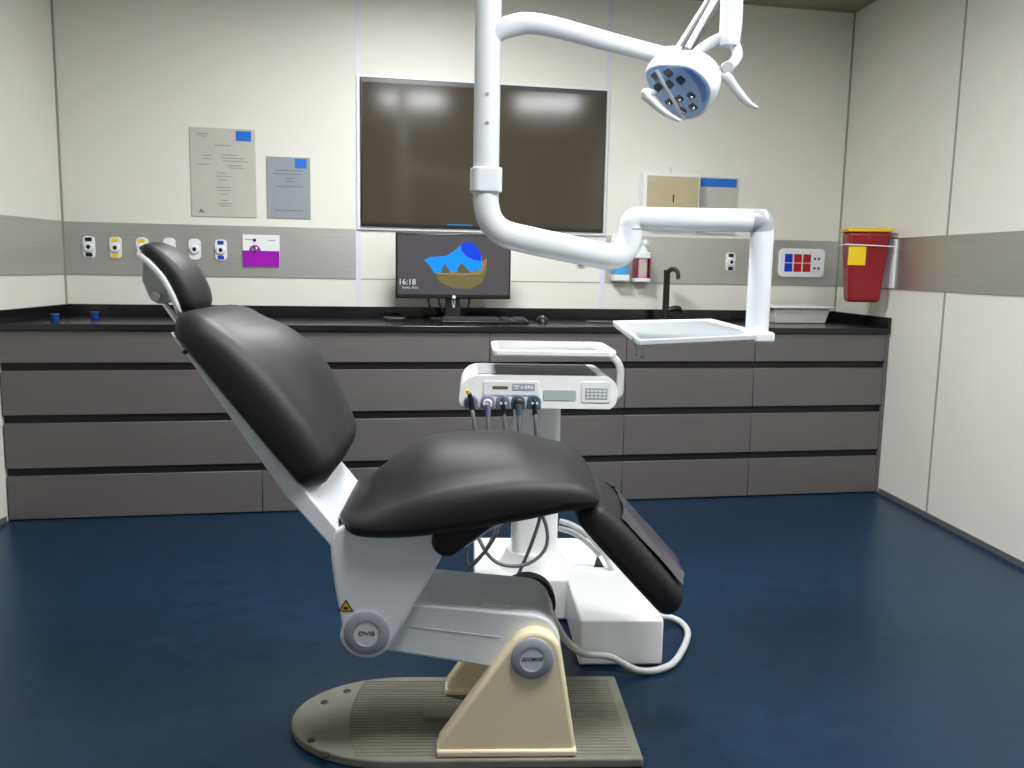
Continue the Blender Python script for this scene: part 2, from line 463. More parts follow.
# ------------------------------------------------------------------ television
tv = thing('television', 'large dark wall television with two ceiling lights reflected in it', 'television', (.57, 0, 1.39))
fb = bmesh.new()
for b_ in ((-.133, 1.276, 1.388, 1.407), (-.133, -.114, 1.407, 2.193), (1.257, 1.276, 1.407, 2.193), (-.133, 1.276, 2.193, 2.21)):
    box(b_[0], b_[1], -.014, -.0035, b_[2], b_[3], fb)
part('surround', fb, 'white', tv, bevel=.002, label='thin white surround')
part('casing', box(-.113, 1.256, -.030, -.0035, 1.408, 2.192), 'bezel', tv, bevel=.003)
part('screen', box(-.103, 1.246, -.0315, -.0298, 1.424, 2.166), 'tv', tv, smooth=False)
part('indicator_light', box(.36, .50, -.0322, -.0314, 1.4245, 1.4295), 'led_blue', tv, smooth=False, label='thin blue glow at the bottom edge')  # thin emissive blue strip along the lower screen edge

# ------------------------------------------------------------------ computer monitor, keyboard, mouse
mo = thing('computer_monitor', 'black desktop monitor on the worktop showing 16:18', 'monitor', (.37, -.25, .91))
MX0, MX1, MZ0, MZ1 = .062, .676, 1.027, 1.369
part('casing', box(MX0, MX1, -.28, -.245, MZ0, MZ1), 'bezel', mo, bevel=.006)
SC = part('screen', box(MX0 + .010, MX1 - .010, -.2815, -.2798, MZ0 + .022, MZ1 - .010), 'screen', mo, smooth=False)
def scr(px, py):
    p = on_y(px, py, -.282); return (p.x, p.z)
def scrpoly(name, m, pts, t):
    return part(name, prism([scr(*p) for p in pts], -.2815 - t, -.2812, 'v'), m, SC, smooth=False)
scrpoly('picture_sand', 'scr_sand', [(436, 276), (440, 282), (452, 288), (470, 289), (482, 283), (487, 270), (487, 258), (482, 262), (480, 276), (460, 275)], .0002)
scrpoly('picture_rim', 'scr_tan', [(433, 272), (438, 275), (480, 275), (484, 270), (487, 262), (485, 259), (481, 263), (478, 271), (440, 271)], .0004)
scrpoly('picture_sea', 'scr_sky', [(424, 260), (430, 257), (446, 256), (455, 250), (462, 244), (470, 243), (478, 250), (482, 258), (482, 270), (434, 273), (430, 266)], .0006)
scrpoly('picture_sky', 'scr_deep', [(461, 250), (461, 245), (466, 242), (473, 243), (478, 248), (481, 255), (481, 261), (474, 260), (466, 256)], .0008)
scrpoly('picture_rock', 'scr_rock', [(441, 273), (443, 266), (445, 264), (449, 270), (450, 273)], .0010)
scrpoly('picture_rock', 'scr_rock', [(457, 273), (458, 267), (462, 263), (466, 268), (470, 272), (472, 273)], .0010)
tp = on_y(406.5, 282, -.2822)
part('clock', text_bm('16:18', .042, (1, 0, 0), (0, 0, 1), (tp.x + .003, -.2822, tp.z), .0002), 'scr_text', SC, smooth=False)
tp = on_y(410, 287.5, -.2822)
part('date', text_bm('Sunday, 28 Jul', .015, (1, 0, 0), (0, 0, 1), (tp.x, -.2822, tp.z), .0002), 'scr_text', SC, smooth=False)
part('badge', cyl((.37, -.2795, MZ0 + .010), (0, -1, 0), .009, .002), 'white', mo, label='pale round badge')
part('stand_neck', prism([(.325, .915), (.415, .915), (.405, 1.06), (.335, 1.06)], -.245, -.22, 'v'), 'black_plastic', mo, bevel=.004)
part('stand_foot', prism(rrect(.25, .49, -.36, -.15, .05), .91, .922, 'z'), 'black_plastic', mo, bevel=.003)
for pts in (((.235, -.24, 1.05), (.24, -.24, 1.00), (.26, -.22, .95), (.27, -.15, .913)), ((.29, -.24, 1.05), (.30, -.24, .99), (.33, -.22, .94), (.36, -.14, .914)), ((.45, -.24, 1.05), (.46, -.22, 1.0), (.44, -.2, .95), (.40, -.13, .914))):
    part('cable', tube(pts, .005, n=8), 'black_plastic', mo)
part('cable', tube(((.36, -.24, 1.05), (.365, -.246, 1.01), (.375, -.246, .98), (.38, -.246, 1.04)), .004, n=8), 'white', mo, label='white cable')

kb = thing('keyboard', 'black computer keyboard on the worktop below the monitor', 'keyboard', (.52, -.45, .91))
kx0, kx1, ky0, ky1 = .285, .735, -.515, -.385
part('case', hexa(bmesh.new(), ((kx0, ky0, .911), (kx1, ky0, .911), (kx1, ky1, .911), (kx0, ky1, .911)), ((kx0, ky0, .924), (kx1, ky0, .924), (kx1, ky1, .936), (kx0, ky1, .936))), 'black_plastic', kb, bevel=.003)
kbm = bmesh.new()
for r_ in range(5):
    for c_ in range(21):
        if c_ in (14, 17): continue
        x = kx0 + .012 + c_ * .0204; y = ky0 + .012 + r_ * .0225
        zz = .925 + .012 * (y - ky0) / .13
        box(x, x + .017, y, y + .019, zz, zz + .006, kbm)
part('keys', kbm, 'key_dark', kb, smooth=False, kind='stuff')
ms = thing('computer_mouse', 'black computer mouse on the worktop right of the keyboard', 'mouse', (.835, -.36, .91))
mb = bmesh.new()
bmesh.ops.create_uvsphere(mb, u_segments=20, v_segments=12, radius=1)
for v in mb.verts:
    v.co = Vector((.835 + v.co.x * .032, -.36 + v.co.y * .055, .911 + max(0, v.co.z) * .034))
part('shell', mb, 'black_plastic', ms)
part('wheel', cyl((.831, -.385, .941), (1, 0, 0), .008, .007, n=14), 'hub', ms)
single('phone_case', prism(rrect(.0, .115, -.34, -.19, .02), .9102, .926, 'z'), 'black_plastic', 'flat black gadget on the worktop left of the monitor', 'gadget', bevel=.003)
single('black_pad', prism(rrect(1.10, 1.25, -.40, -.26, .01), .9102, .915, 'z'), 'black_plastic', 'thin flat black pad on the worktop right of the mouse', 'pad', bevel=.001)
for (px, py, y, lab) in ((55, 318.5, -.42, 'small blue plastic cup at the very left of the worktop'), (95, 315, -.22, 'small blue plastic cup on the worktop behind the first one')):
    p = on_z(px, 321 if px < 60 else 318.5, .911)
    cp = thing('plastic_cup', lab, 'cup', (p.x, p.y, .9102), 0, 'small blue cups on the worktop')
    part('bowl', lathe([(0, 0), (.014, 0), (.020, .032), (.017, .032), (.012, .005), (0, .005)], (p.x, p.y, .9102), (0, 0, 1), n=20), 'blue_glass', cp)
    part('rim', lathe([(.019, .030), (.023, .031), (.023, .034), (.019, .034)], (p.x, p.y, .9102), (0, 0, 1), n=20), 'blue_glass', cp)

# ------------------------------------------------------------------ things on the back wall
def wallrect(px0, py0, px1, py1, y=-.01):
    a = on_y(px0, py0, y); b = on_y(px1, py1, y)
    return min(a.x, b.x), max(a.x, b.x), min(a.z, b.z), max(a.z, b.z)
def lines(x0, rows, y=-.0068):
    bm = bmesh.new()
    for (a, b, z) in rows: box(a, b, y, -.004, z - .0022, z + .0022, bm)
    return bm
d1 = thing('notice_sheet', 'larger pale grey notice with a blue corner square and faint print', 'notice', (-.827, 0, 1.437), 0, 'notices on the wall left of the television')
part('sheet', box(-.992, -.662, -.006, 0, 1.437, 1.894), 'paper', d1, smooth=False)
part('blue_square', box(-.760, -.682, -.007, -.0055, 1.832, 1.884), 'header_blue', d1, smooth=False, label='blue corner square')
part('print', lines(0, [(-.96, -.90, 1.862), (-.95, -.91, 1.850), (-.87, -.785, 1.806), (-.93, -.885, 1.752), (-.835, -.75, 1.758), (-.84, -.72, 1.742), (-.83, -.70, 1.727), (-.93, -.88, 1.735), (-.96, -.89, 1.706), (-.80, -.72, 1.692), (-.81, -.73, 1.704), (-.86, -.81, 1.664), (-.87, -.79, 1.648), (-.85, -.81, 1.628), (-.87, -.79, 1.590), (-.86, -.79, 1.574), (-.85, -.80, 1.556), (-.84, -.81, 1.522), (-.86, -.79, 1.506), (-.85, -.79, 1.494)]), 'paper_text', d1, smooth=False)
part('emblem', prism([(-.958, 1.456), (-.925, 1.456), (-.945, 1.478)], -.0068, -.004, 'v'), 'paper_text_dark', d1, smooth=False)
d2 = thing('notice_sheet', 'smaller slate grey notice with a blue corner square, next to the television', 'notice', (-.494, 0, 1.437), 0, 'notices on the wall left of the television')
part('sheet', box(-.607, -.380, -.006, 0, 1.438, 1.760), 'paper_dark', d2, smooth=False)
part('blue_square', box(-.460, -.398, -.007, -.0055, 1.704, 1.754), 'header_blue', d2, smooth=False, label='blue corner square')
part('print', lines(0, [(-.565, -.42, 1.690), (-.575, -.43, 1.672), (-.51, -.46, 1.650), (-.51, -.47, 1.634), (-.555, -.42, 1.606), (-.565, -.42, 1.480)]), 'paper_text_dark', d2, smooth=False)

def outlet(cx, cz, tabs, label, y=-.004, w=.062, h=.112, top_only=False):
    t = thing('wall_outlet', label, 'outlet', (cx, y, cz - h / 2), 0, 'round-holed service outlets on the steel rail')
    part('plate', prism(rrect(cx - w / 2, cx + w / 2, cz - h / 2, cz + h / 2, .022), y - .010, y, 'v'), 'white', t, bevel=.003)
    part('ring', lathe([(.025, 0), (.025, .008), (.020, .014), (.011, .014), (.011, .001)], (cx, y - .009, cz), (0, -1, 0), n=24), 'white', t)
    part('hole', cyl((cx, y - .011, cz), (0, -1, 0), .0115, .009, n=20), 'black', t)
    if tabs:
        for s in (1, -1):
            part('tab', prism(rrect(cx - .016, cx + .016, cz + s * .039 - .010, cz + s * .039 + .010, .005), y - .012, y - .009, 'v'), tabs, t, smooth=False, label='coloured tab')
    return t
outlet(-1.506, 1.263, 'black_plastic', 'white outlet with black tabs, nearest the left corner')
outlet(-1.377, 1.262, 'yellow', 'white outlet with yellow tabs, left of the chair headrest')
outlet(-1.246, 1.262, 'yellow', 'yellow-tabbed outlet half hidden by the top of the headrest')
outlet(-1.110, 1.264, None, 'plain white outlet mostly hidden behind the headrest')
outlet(-.983, 1.262, None, 'plain white outlet just right of the headrest')
outlet(-.850, 1.261, 'blue_tab', 'white outlet with blue tabs beside the purple panel')
outlet(1.137, 1.262, 'black_plastic', 'black-tabbed outlet half hidden under the sloping white arm', y=-.0005)
outlet(1.345, 1.352, None, 'small plain outlet behind the elbow of the white arm', h=.09)
outlet(2.058, 1.254, 'black_plastic', 'white outlet with black tabs between tap and drop tube')
so = thing('wall_socket', 'white twin round socket peeking out right of the monitor', 'socket', (.70, 0, 1.17))
part('plate', prism(rrect(.655, .722, 1.17, 1.345, .008), -.010, -.0005, 'v'), 'white', so, bevel=.002)
for z in (1.305, 1.205):
    part('ring', lathe([(.020, 0), (.020, .010), (.012, .010), (.012, .001)], (.70, -.009, z), (0, -1, 0), n=20), 'alu', so)

pp = thing('alarm_panel', 'white and purple square panel on the steel rail', 'panel', (-.642, -.004, 1.176))
part('plate', box(-.738, -.547, -.014, -.004, 1.177, 1.346), 'white', pp, bevel=.002)
part('purple_half', prism([(-.737, 1.178), (-.548, 1.178), (-.548, 1.262), (-.643, 1.262)] + arc(-.674, 1.262, .030, 0, 180, 12) + [(-.737, 1.262)], -.0155, -.0135, 'v'), 'purple', pp, smooth=False, label='purple lower half with a round bump')
part('button', cyl((-.675, -.014, 1.318), (0, -1, 0), .0085, .004, n=18), 'black', pp)
part('key_switch', lathe([(.014, 0), (.014, .006), (.007, .008), (0, .008)], (-.675, -.015, 1.268), (0, -1, 0), n=20), 'chrome', pp)
part('print', lines(0, [(-.725, -.685, 1.321), (-.605, -.567, 1.318)], -.0148), 'paper_text', pp, smooth=False)

nc = thing('call_panel', 'white rounded panel with blue and red squares near the corner', 'panel', (2.518, -.004, 1.170))
part('plate', prism(rrect(2.366, 2.666, 1.170, 1.342, .03), -.022, -.004, 'v'), 'white', nc, bevel=.006, seg=3)
for cx, m in ((2.425, 'blue_tab'), (2.485, 'red_tab'), (2.545, 'red_tab')):
    for cz in (1.284, 1.229):
        part('square_button', box(cx - .025, cx + .025, -.025, -.021, cz - .025, cz + .025), m, nc, bevel=.001, seg=1, label='blue square' if m == 'blue_tab' else 'red square')
bm = bmesh.new()
for cx in (2.598, 2.624):
    for cz in (1.283, 1.226): cyl((cx, -.0215, cz), (0, -1, 0), .0075, .002, n=12, bm=bm)
part('small_dots', bm, 'ink', nc)

dp = thing('wall_dispenser', 'beige-fronted box in a white frame behind the horizontal arm', 'dispenser', (1.66, 0, 1.47))
part('frame', box(1.478, 1.816, -.075, -.0005, 1.47, 1.748), 'white', dp, bevel=.004)
part('front', box(1.496, 1.806, -.079, -.0745, 1.48, 1.732), 'beige', dp, bevel=.002)
part('label', box(1.503, 1.547, -.0805, -.0788, 1.698, 1.726), 'paper', dp, smooth=False, label='small pale label')
part('slot', box(1.652, 1.660, -.0805, -.0788, 1.585, 1.628), 'black', dp, smooth=False)
part('wire', tube(((1.652, -.03, 1.745), (1.652, -.03, 1.775), (1.650, -.004, 1.79)), .0015, n=6), 'alu', dp)
sg = thing('wall_sign', 'grey sheet with a blue strip along its top, right of the beige box', 'sign', (1.965, 0, 1.43))
part('sheet', box(1.836, 2.078, -.010, -.0005, 1.415, 1.742), 'paper', sg, smooth=False)
part('blue_strip', box(1.846, 2.070, -.0115, -.0095, 1.688, 1.736), 'header_blue', sg, smooth=False, label='blue top strip')

sd = thing('soap_dispenser', 'white wall soap dispenser holding a pink bottle, beside the tap', 'dispenser', (1.495, -.004, 1.13))
part('back_plate', box(1.450, 1.536, -.012, -.004, 1.128, 1.32), 'white', sd, bevel=.002)
part('bottom_tray', prism(rrect(1.443, 1.538, -.085, -.004, .012), 1.128, 1.150, 'z'), 'white', sd, bevel=.004)
part('bottle', prism(rrect(1.462, 1.522, -.075, -.014, .015), 1.150, 1.262, 'z'), 'pink', sd, bevel=.006, label='pink bottle')
part('bottle_label', box(1.473, 1.511, -.0765, -.0745, 1.170, 1.240), 'paper', sd, smooth=False)
for x in (1.447, 1.528):
    part('frame_bar', box(x, x + .008, -.08, -.012, 1.150, 1.268), 'maroon', sd, bevel=.002)
part('cap', prism(rrect(1.446, 1.536, -.082, -.012, .012), 1.262, 1.300, 'z'), 'white', sd, bevel=.006)
part('pump', tube(((1.505, -.045, 1.29), (1.505, -.045, 1.345), (1.505, -.065, 1.352), (1.505, -.09, 1.345)), [.024, .022, .018, .012], n=14), 'white', sd)
wb = thing('wipes_box', 'small white wall box of wipes with a blue front, left of the soap', 'box', (1.37, -.004, 1.13))
part('holder', prism(rrect(1.318, 1.412, -.085, -.004, .01), 1.132, 1.168, 'z'), 'white', wb, bevel=.004)
part('pack', prism(rrect(1.326, 1.404, -.078, -.006, .012), 1.168, 1.222, 'z'), 'sky_label', wb, bevel=.006, label='sky blue pack')

fa = thing('tap', 'dark bronze mixer tap standing behind the overhead tray', 'tap', (1.625, -.15, .91))
part('body', lathe([(.030, 0), (.030, .008), (.020, .014), (.018, .27), (.020, .275), (.020, .29), (0, .292)], (1.610, -.15, .9102), (0, 0, 1), n=24), 'tap', fa)
part('spout', tube(((1.610, -.15, 1.180), (1.622, -.165, 1.200), (1.640, -.185, 1.204), (1.655, -.20, 1.186), (1.657, -.205, 1.148)), [.014, .014, .013, .012, .011], n=14), 'tap', fa)
part('lever', tube(((1.610, -.15, .962), (1.645, -.160, .978), (1.680, -.165, .980), (1.702, -.165, .962)), [.015, .017, .018, .010], n=12), 'black_plastic', fa)

tb = thing('storage_tub', 'pale plastic tub with a flanged rim on the worktop, below the call panel', 'tub', (2.45, -.2, .91))
def taper(x0, x1, y0, y1, z0, z1, s, bm=None):
    bm = bm or bmesh.new()
    return hexa(bm, ((x0 + s, y0 + s, z0), (x1 - s, y0 + s, z0), (x1 - s, y1 - s, z0), (x0 + s, y1 - s, z0)), ((x0, y0, z1), (x1, y0, z1), (x1, y1, z1), (x0, y1, z1)))
part('body', taper(2.19, 2.535, -.34, -.10, .9102, 1.000, .018), 'tub', tb, bevel=.006)
part('rim', prism(rrect(2.165, 2.56, -.36, -.08, .02), .998, 1.008, 'z'), 'white', tb, bevel=.003)

# sharps bin on the right wall
sy = -.60
ang = math.atan(SR)
sc = thing('sharps_bin', 'dark red tapered bin with yellow lid hung in the right corner', 'bin', (xr(sy), sy, 1.045), -ang, None, (0, 0, 1.045))
# local frame: x from the wall face inwards is negative
def turned(bm):
    bmesh.ops.rotate(bm, cent=(-.138, 0, 0), matrix=Matrix.Rotation(R(-11), 3, 'Z'), verts=bm.verts)
    return bm
part('body', turned(taper(-.246, -.030, -.080, .080, 1.047, 1.420, .026)), 'red', sc, bevel=.016, seg=4)
part('seam', turned(box(-.146, -.138, -.0815, -.0770, 1.372, 1.418)), 'red_tab', sc, smooth=False)
part('lid', turned(prism(rrect(-.256, -.022, -.087, .087, .018), 1.420, 1.442, 'z')), 'lid_yellow', sc, bevel=.006, label='yellow lid')
part('warning_label', turned(hexa(bmesh.new(), ((-.240, -.0735, 1.245), (-.152, -.0735, 1.245), (-.152, -.060, 1.245), (-.240, -.060, 1.245)), ((-.240, -.0798, 1.345), (-.152, -.0798, 1.345), (-.152, -.062, 1.345), (-.240, -.062, 1.345)))), 'yellow', sc, smooth=False, label='square yellow label')
part('wire_loop', turned(tube(((-.006, -.088, 1.345), (-.14, -.088, 1.35), (-.256, -.088, 1.353), (-.258, 0, 1.353), (-.256, .088, 1.353), (-.006, .088, 1.345)), .0035, n=8, smooth=False)), 'white', sc)
part('wall_bracket', box(-.014, -.003, -.088, .11, 1.125, 1.385), 'white', sc, bevel=.003)

# ------------------------------------------------------------------ the dental chair
ch = chair_thing('dental_chair', 'black dental chair with white frame on a ribbed grey base plate', 'chair', (0, 0, 0))
bo = [(.35, -.252), (.35, .178)] + [(-.255 + .282 * (p[0] + .25), -.037 + .215 * p[1]) for p in arc(-.25, 0, 1, 90, 270, 28)]
bp = part('base_plate', prism(bo, .0, .026, 'z'), 'base', ch, bevel=.006, seg=3)
rb = bmesh.new()
nr = 27
for i in range(nr):
    v = -.228 + .375 * i / (nr - 1)
    uL = -.37 - .02 * math.cos(v / .25 * 1.4) + .03 * (v / .25) ** 2
    hexa(rb, ((uL, v - .0058, .0255), (.325, v - .0058, .0255), (.325, v + .0058, .0255), (uL, v + .0058, .0255)), ((uL + .004, v - .0038, .0286), (.323, v - .0038, .0286), (.323, v + .0038, .0286), (uL + .004, v + .0038, .0286)))
part('ribbed_mat', rb, 'base', bp, smooth=False, label='fine raised ribs')
for px, py in ((311, 740), (324.5, 702), (347, 691), (326, 755)):
    p = to_chair(on_z(px, py, .027))
    part('screw', lathe([(.0105, 0), (.0105, .002), (.005, .003), (.005, .0022), (0, .0022)], (p.x, p.y, .0258), (0, 0, 1), n=16), 'screw', bp)
part('cover_plate', box(-.195, .02, -.075, .0, .0258, .040), 'base', bp, bevel=.003)

VF = -.24
def C2(px, py, v):
    p = cv(px, py, v); return (p.x, p.z)
B0 = C2(532, 658, VF)
def bracket(vf, vb, du=0, logo=None):
    bl = C2(441, 754, VF); 
    r = .066
    pts = [(-.150 + du, .027), (.180 + du, .027), (.184 + du, .055), (.150 + du, B0[1] - .02)]
    pts += [(p[0] + du, p[1]) for p in arc(B0[0] + .006, B0[1], r, 8, 142, 14)]
    pts += [(-.148 + du, .062)]
    o = part('pivot_bracket', prism(pts, vf, vb, 'v'), 'cream', ch, bevel=.010, seg=3, label='aged cream bracket')
    pts2 = [(-.153 + du, .0265), (.187 + du, .0265), (.187 + du, .046), (-.153 + du, .046)]
    part('foot_flange', prism(pts2, vf - .006, vb + .004, 'v'), 'cream', o, bevel=.006, seg=2)
    return o
br = bracket(VF, VF + .055)
bracket(.065, .115, .012)
def hub(cx, cz, v, parent, r, ri, txt, shear, ts):
    o = part('hub_cap', lathe([(r, 0), (r, .006), (r - .004, .009), (ri + .002, .009), (ri, .0065), (0, .0065)], (cx, v, cz), (0, -1, 0), n=40), 'hub', parent, label='grey hub cap')
    part('hub_inset', cyl((cx, v - .0062, cz), (0, -1, 0), ri, .0012, n=36), 'hub_light', parent)
    part('lettering', text_bm(txt, ts, (1, 0, 0), (0, 0, 1), (cx, v - .0078, cz), .0004, shear, .0002, 1.3 if shear == 0 else .95), 'ink', parent, smooth=False)
hub(B0[0], B0[1], VF, br, .051, .028, 'ECOMCO', .2, .0120)

A0 = C2(367, 624, -.205)
B1 = C2(530, 644, -.205)
la = part('lift_arm', prism(capsule(A0, B1, .060, .074, 20), -.205, -.183, 'v'), 'chair_white', ch, bevel=.006, seg=3, label='white arm side')
part('arm_cover', prism(capsule(A0, B1, .058, .072, 20), -.183, .062, 'v'), 'arm_grey', la, bevel=.008, seg=3, label='grey top cover')
part('pivot_boot', prism(arc(B1[0] + .012, B1[1] - .01, .078, 0, 360, 36)[:-1], .066, .115, 'v'), 'black_plastic', la, bevel=.004, label='black pivot boot')  # black disc fills in the shadow between arm end and utility box
dA = (Vector(B1) - Vector(A0)).normalized(); nA = Vector((-dA.y, dA.x))
pA = Vector(B1) - dA * .058 + nA * .0712; pB = Vector(B1) - dA * .128 + nA * .0672
part('name_plate', prism([tuple(pA), tuple(pB), tuple(pB + nA * .0045), tuple(pA + nA * .0045)], -.168, -.128, 'v'), 'white', la, smooth=False, label='small white plate')
part('trim_line', prism([C2(410, 626, -.206), C2(500, 637, -.206), C2(500, 638, -.206), C2(410, 627.5, -.206)], -.2062, -.2045, 'v'), 'hub_light', la, smooth=False)  # pale strip drawn as the faint highlight along the arm side

K = lambda x, y: C2(x, y, -.23)
hc = K(367, 632)
cp = [K(331, 560), K(335, 590), K(342, 625)] + arc(hc[0], hc[1], .066, 190, 318, 16) + [K(405, 622), K(440, 561), K(452, 535), K(452, 524), K(345, 524), K(334, 532), K(330, 543)]
sc_ = part('seat_carrier', prism(cp, -.232, -.206, 'v'), 'chair_white', ch, bevel=.008, seg=3, label='white seat carrier plate')
hub(hc[0], hc[1], -.232, sc_, .054, .029, 'OVIS', 0.0, .014)
w0, w1, w2 = K(338.2, 611), K(353.8, 611.2), K(346.2, 599)
part('warning_sticker', prism([w0, w1, w2], -.2332, -.2315, 'v'), 'black', sc_, smooth=False, label='yellow warning triangle')
cxy = ((w0[0] + w1[0] + w2[0]) / 3, (w0[1] + w1[1] + w2[1]) / 3)
part('sticker_face', prism([(cxy[0] + (p[0] - cxy[0]) * .72, cxy[1] + (p[1] - cxy[1]) * .72) for p in (w0, w1, w2)], -.2337, -.2328, 'v'), 'warn', sc_, smooth=False)
sm = prism([(cxy[0] - .008, cxy[1]), (cxy[0], cxy[1] - .006), (cxy[0] + .008, cxy[1]), (cxy[0], cxy[1] + .003)], -.2341, -.2335, 'v')
part('sticker_symbol', sm, 'black', sc_, smooth=False)
part('seat_carrier', prism([K(345, 560), K(352, 600), K(380, 600), K(420, 545), K(420, 530), K(345, 530)], .06, .10, 'v'), 'chair_white', ch, bevel=.006)

# cushions
seat = [(-.395, .594, .045, .035, .24), (-.34, .578, .085, .05, .262), (-.25, .576, .145, .078, .268), (-.16, .585, .178, .098, .27), (-.05, .603, .174, .104, .27), (.06, .622, .154, .098, .268), (.14, .638, .112, .080, .262), (.19, .640, .088, .064, .255), (.228, .630, .055, .045, .24)]
part('seat_cushion', pad(seat, 1, ends=(.06, .06), rw=.07, rf=.05, rb=.025, dome=2.4), 'leather', ch)
leg = [(.165, .612, .09, .07, .20), (.225, .545, .108, .082, .205), (.29, .474, .110, .084, .205), (.36, .398, .105, .082, .20), (.415, .338, .095, .075, .19)]
lr = part('leg_rest', pad(leg, 1, ends=(.04, .05), rw=.05, rf=.035, rb=.02, dome=2.5), 'leather', ch)
bk = [(-.446, .668, .085, .07, .225), (-.47, .698, .120, .092, .245), (-.53, .774, .156, .106, .254), (-.60, .861, .176, .110, .254), (-.66, .936, .160, .104, .252), (-.71, .998, .116, .088, .248), (-.748, 1.046, .078, .068, .238), (-.768, 1.070, .056, .050, .222)]
part('backrest', pad(bk, -1, ends=(.05, .06), rw=.07, rf=.055, rb=.015, dome=1.9), 'leather', ch)
bf = [(-.755, 1.046), (-.742, 1.035), (-.468, .691), (-.355, .550), (-.352, .52), (-.392, .535), (-.508, .672), (-.700, .962), (-.748, 1.030)]
fr = part('back_frame', prism(bf, -.228, .20, 'v'), 'chair_white', ch, bevel=.005, seg=2, label='white backrest frame')
part('screw', cyl((-.722, -.228, 1.000), (0, -1, 0), .006, .003, n=14), 'screw', fr)
sf = [C2(x, y, -.2) for x, y in ((350, 540), (430, 541), (466, 548), (488, 532), (520, 517), (566, 508), (566, 500), (430, 518), (350, 528))]
part('seat_frame', prism(sf, -.2, .2, 'v'), 'chair_white', ch, bevel=.004, label='white frame under the seat')
la0 = C2(447, 541, -.23); la1 = C2(486, 508, -.23)
part('hinge_cover', prism(capsule(la0, la1, .037, .045, 14), -.245, -.12, 'v'), 'leather', ch, bevel=.016, seg=4)

hb = [(-.762, 1.066, .030, .026, .06), (-.767, 1.086, .044, .036, .078), (-.777, 1.120, .050, .042, .086), (-.798, 1.163, .049, .041, .088), (-.826, 1.196, .044, .037, .086), (-.852, 1.216, .036, .030, .08), (-.872, 1.227, .026, .022, .065)]
HV = -.035
hr = part('headrest', pad(hb, -1, ends=(.035, .03), rw=.04, rf=.03, rb=.012, dome=2.0, v0=HV), 'leather', ch)
def offs(st, d, w):
    out = []
    for i, s in enumerate(st):
        a = st[max(0, i - 1)]; b = st[min(len(st) - 1, i + 1)]
        t = Vector((b[0] - a[0], b[1] - a[1])).normalized(); n = Vector((t.y, -t.x))
        out.append((s[0] - n.x * d, s[1] - n.y * d, .0145, .0145, s[4] + w))
    return out
part('headrest_shell', pad(offs(hb, .013, .002), -1, ends=(.02, .02), rw=.03, rf=.006, rb=.005, v0=HV), 'chair_white', hr, label='white headrest shell')
hbk = prism([(-.872, 1.205), (-.815, 1.165), (-.790, 1.105), (-.838, 1.098), (-.858, 1.108), (-.876, 1.155)], -.06, .06, 'v')
part('headrest_bracket', hbk, 'headrest_grey', hr, bevel=.006, label='grey mounting bracket')
for v in (-.045, .045):
    part('rod', cyl((-.842, v, 1.122), (.56, 0, -.83), .007, .13, n=16), 'chrome', hr)
part('knob', cyl((-.838, -.075, 1.118), (0, 1, 0), .011, .15, n=18), 'chrome', hr)

# clear foot cover on the leg rest: a thin sheet a little above the cushion with a ragged edge
ft = bmesh.new()
grid = []
for i in range(15):
    s = i / 14
    base = Vector((.225, .545)).lerp(Vector((.385, .370)), s)
    nn = Vector((.737, .676))
    row = []
    for j in range(13):
        q = -1 + 2 * j / 12
        vq = q * .172
        h = .082 + .025 * (1 - abs(min(1, abs(vq) / .17)) ** 2.5) + .0085 + .0015 * math.sin(9 * q + 7 * s)
        uu = base + nn * h
        row.append((uu.x + (random.uniform(-.005, .005) if i in (0, 14) else 0), vq, uu.y + (random.uniform(-.002, .003) if i in (0, 14) else 0)))
    grid.append(row)
V = [[ft.verts.new(p) for p in row] for row in grid]
W2 = [[ft.verts.new((p[0] - .001, p[1], p[2] - .001)) for p in row] for row in grid]
for i in range(14):
    for j in range(12):
        ft.faces.new((V[i][j], V[i][j + 1], V[i + 1][j + 1], V[i + 1][j]))
        ft.faces.new((W2[i][j], W2[i + 1][j], W2[i + 1][j + 1], W2[i][j + 1]))
for i in range(14):
    ft.faces.new((V[i][0], V[i + 1][0], W2[i + 1][0], W2[i][0])); ft.faces.new((V[i][12], W2[i][12], W2[i + 1][12], V[i + 1][12]))
for j in range(12):
    ft.faces.new((V[0][j], W2[0][j], W2[0][j + 1], V[0][j + 1])); ft.faces.new((V[14][j], V[14][j + 1], W2[14][j + 1], W2[14][j]))
part('foot_cover', ft, 'film', lr, label='glossy plastic foot cover')

# ------------------------------------------------------------------ delivery unit behind the chair
du = chair_thing('delivery_unit', 'white dental delivery unit on a column rising behind the chair', 'dental unit', (.15, .80, 0))
bx = [(.258, .288), (.515, .288), (.515, .74), (.49, .76), (.49, 1.09), (-.06, 1.09)] + arc(-.0, .69, .06, 180, 270, 8) + [(.258, .63)]
part('base_box', prism(bx, .004, .150, 'z'), 'unit_white', du, bevel=.008, seg=3, label='white utility box on the floor')
part('box_recess', prism([tuple(to_chair(on_z(x, y, .151)))[:2] for x, y in ((594, 567), (604, 567), (597, 554))], .149, .1512, 'z'), 'black', du, smooth=False, label='black gap')
part('column', prism(rrect(.072, .232, .72, .86, .03, 6), .150, .80, 'z'), 'unit_white', du, label='white column')
part('column_foot', lathe([(.130, 0), (.120, .012), (.105, .035), (.098, .06), (.0, .06)], (.152, .79, .149), (0, 0, 1), n=36), 'unit_white', du)
for k_, pts in enumerate((((560, 521), (572, 525), (588, 535), (603, 552), (612, 570)), ((558, 528), (574, 533), (590, 545), (600, 556)))):
    part('supply_hose', tube([cv(x, y, .80 - .02 * i + .02 * k_) for i, (x, y) in enumerate(pts)], .010, n=10), 'hose_pale', du, label='pale supply hose')
VH = .52
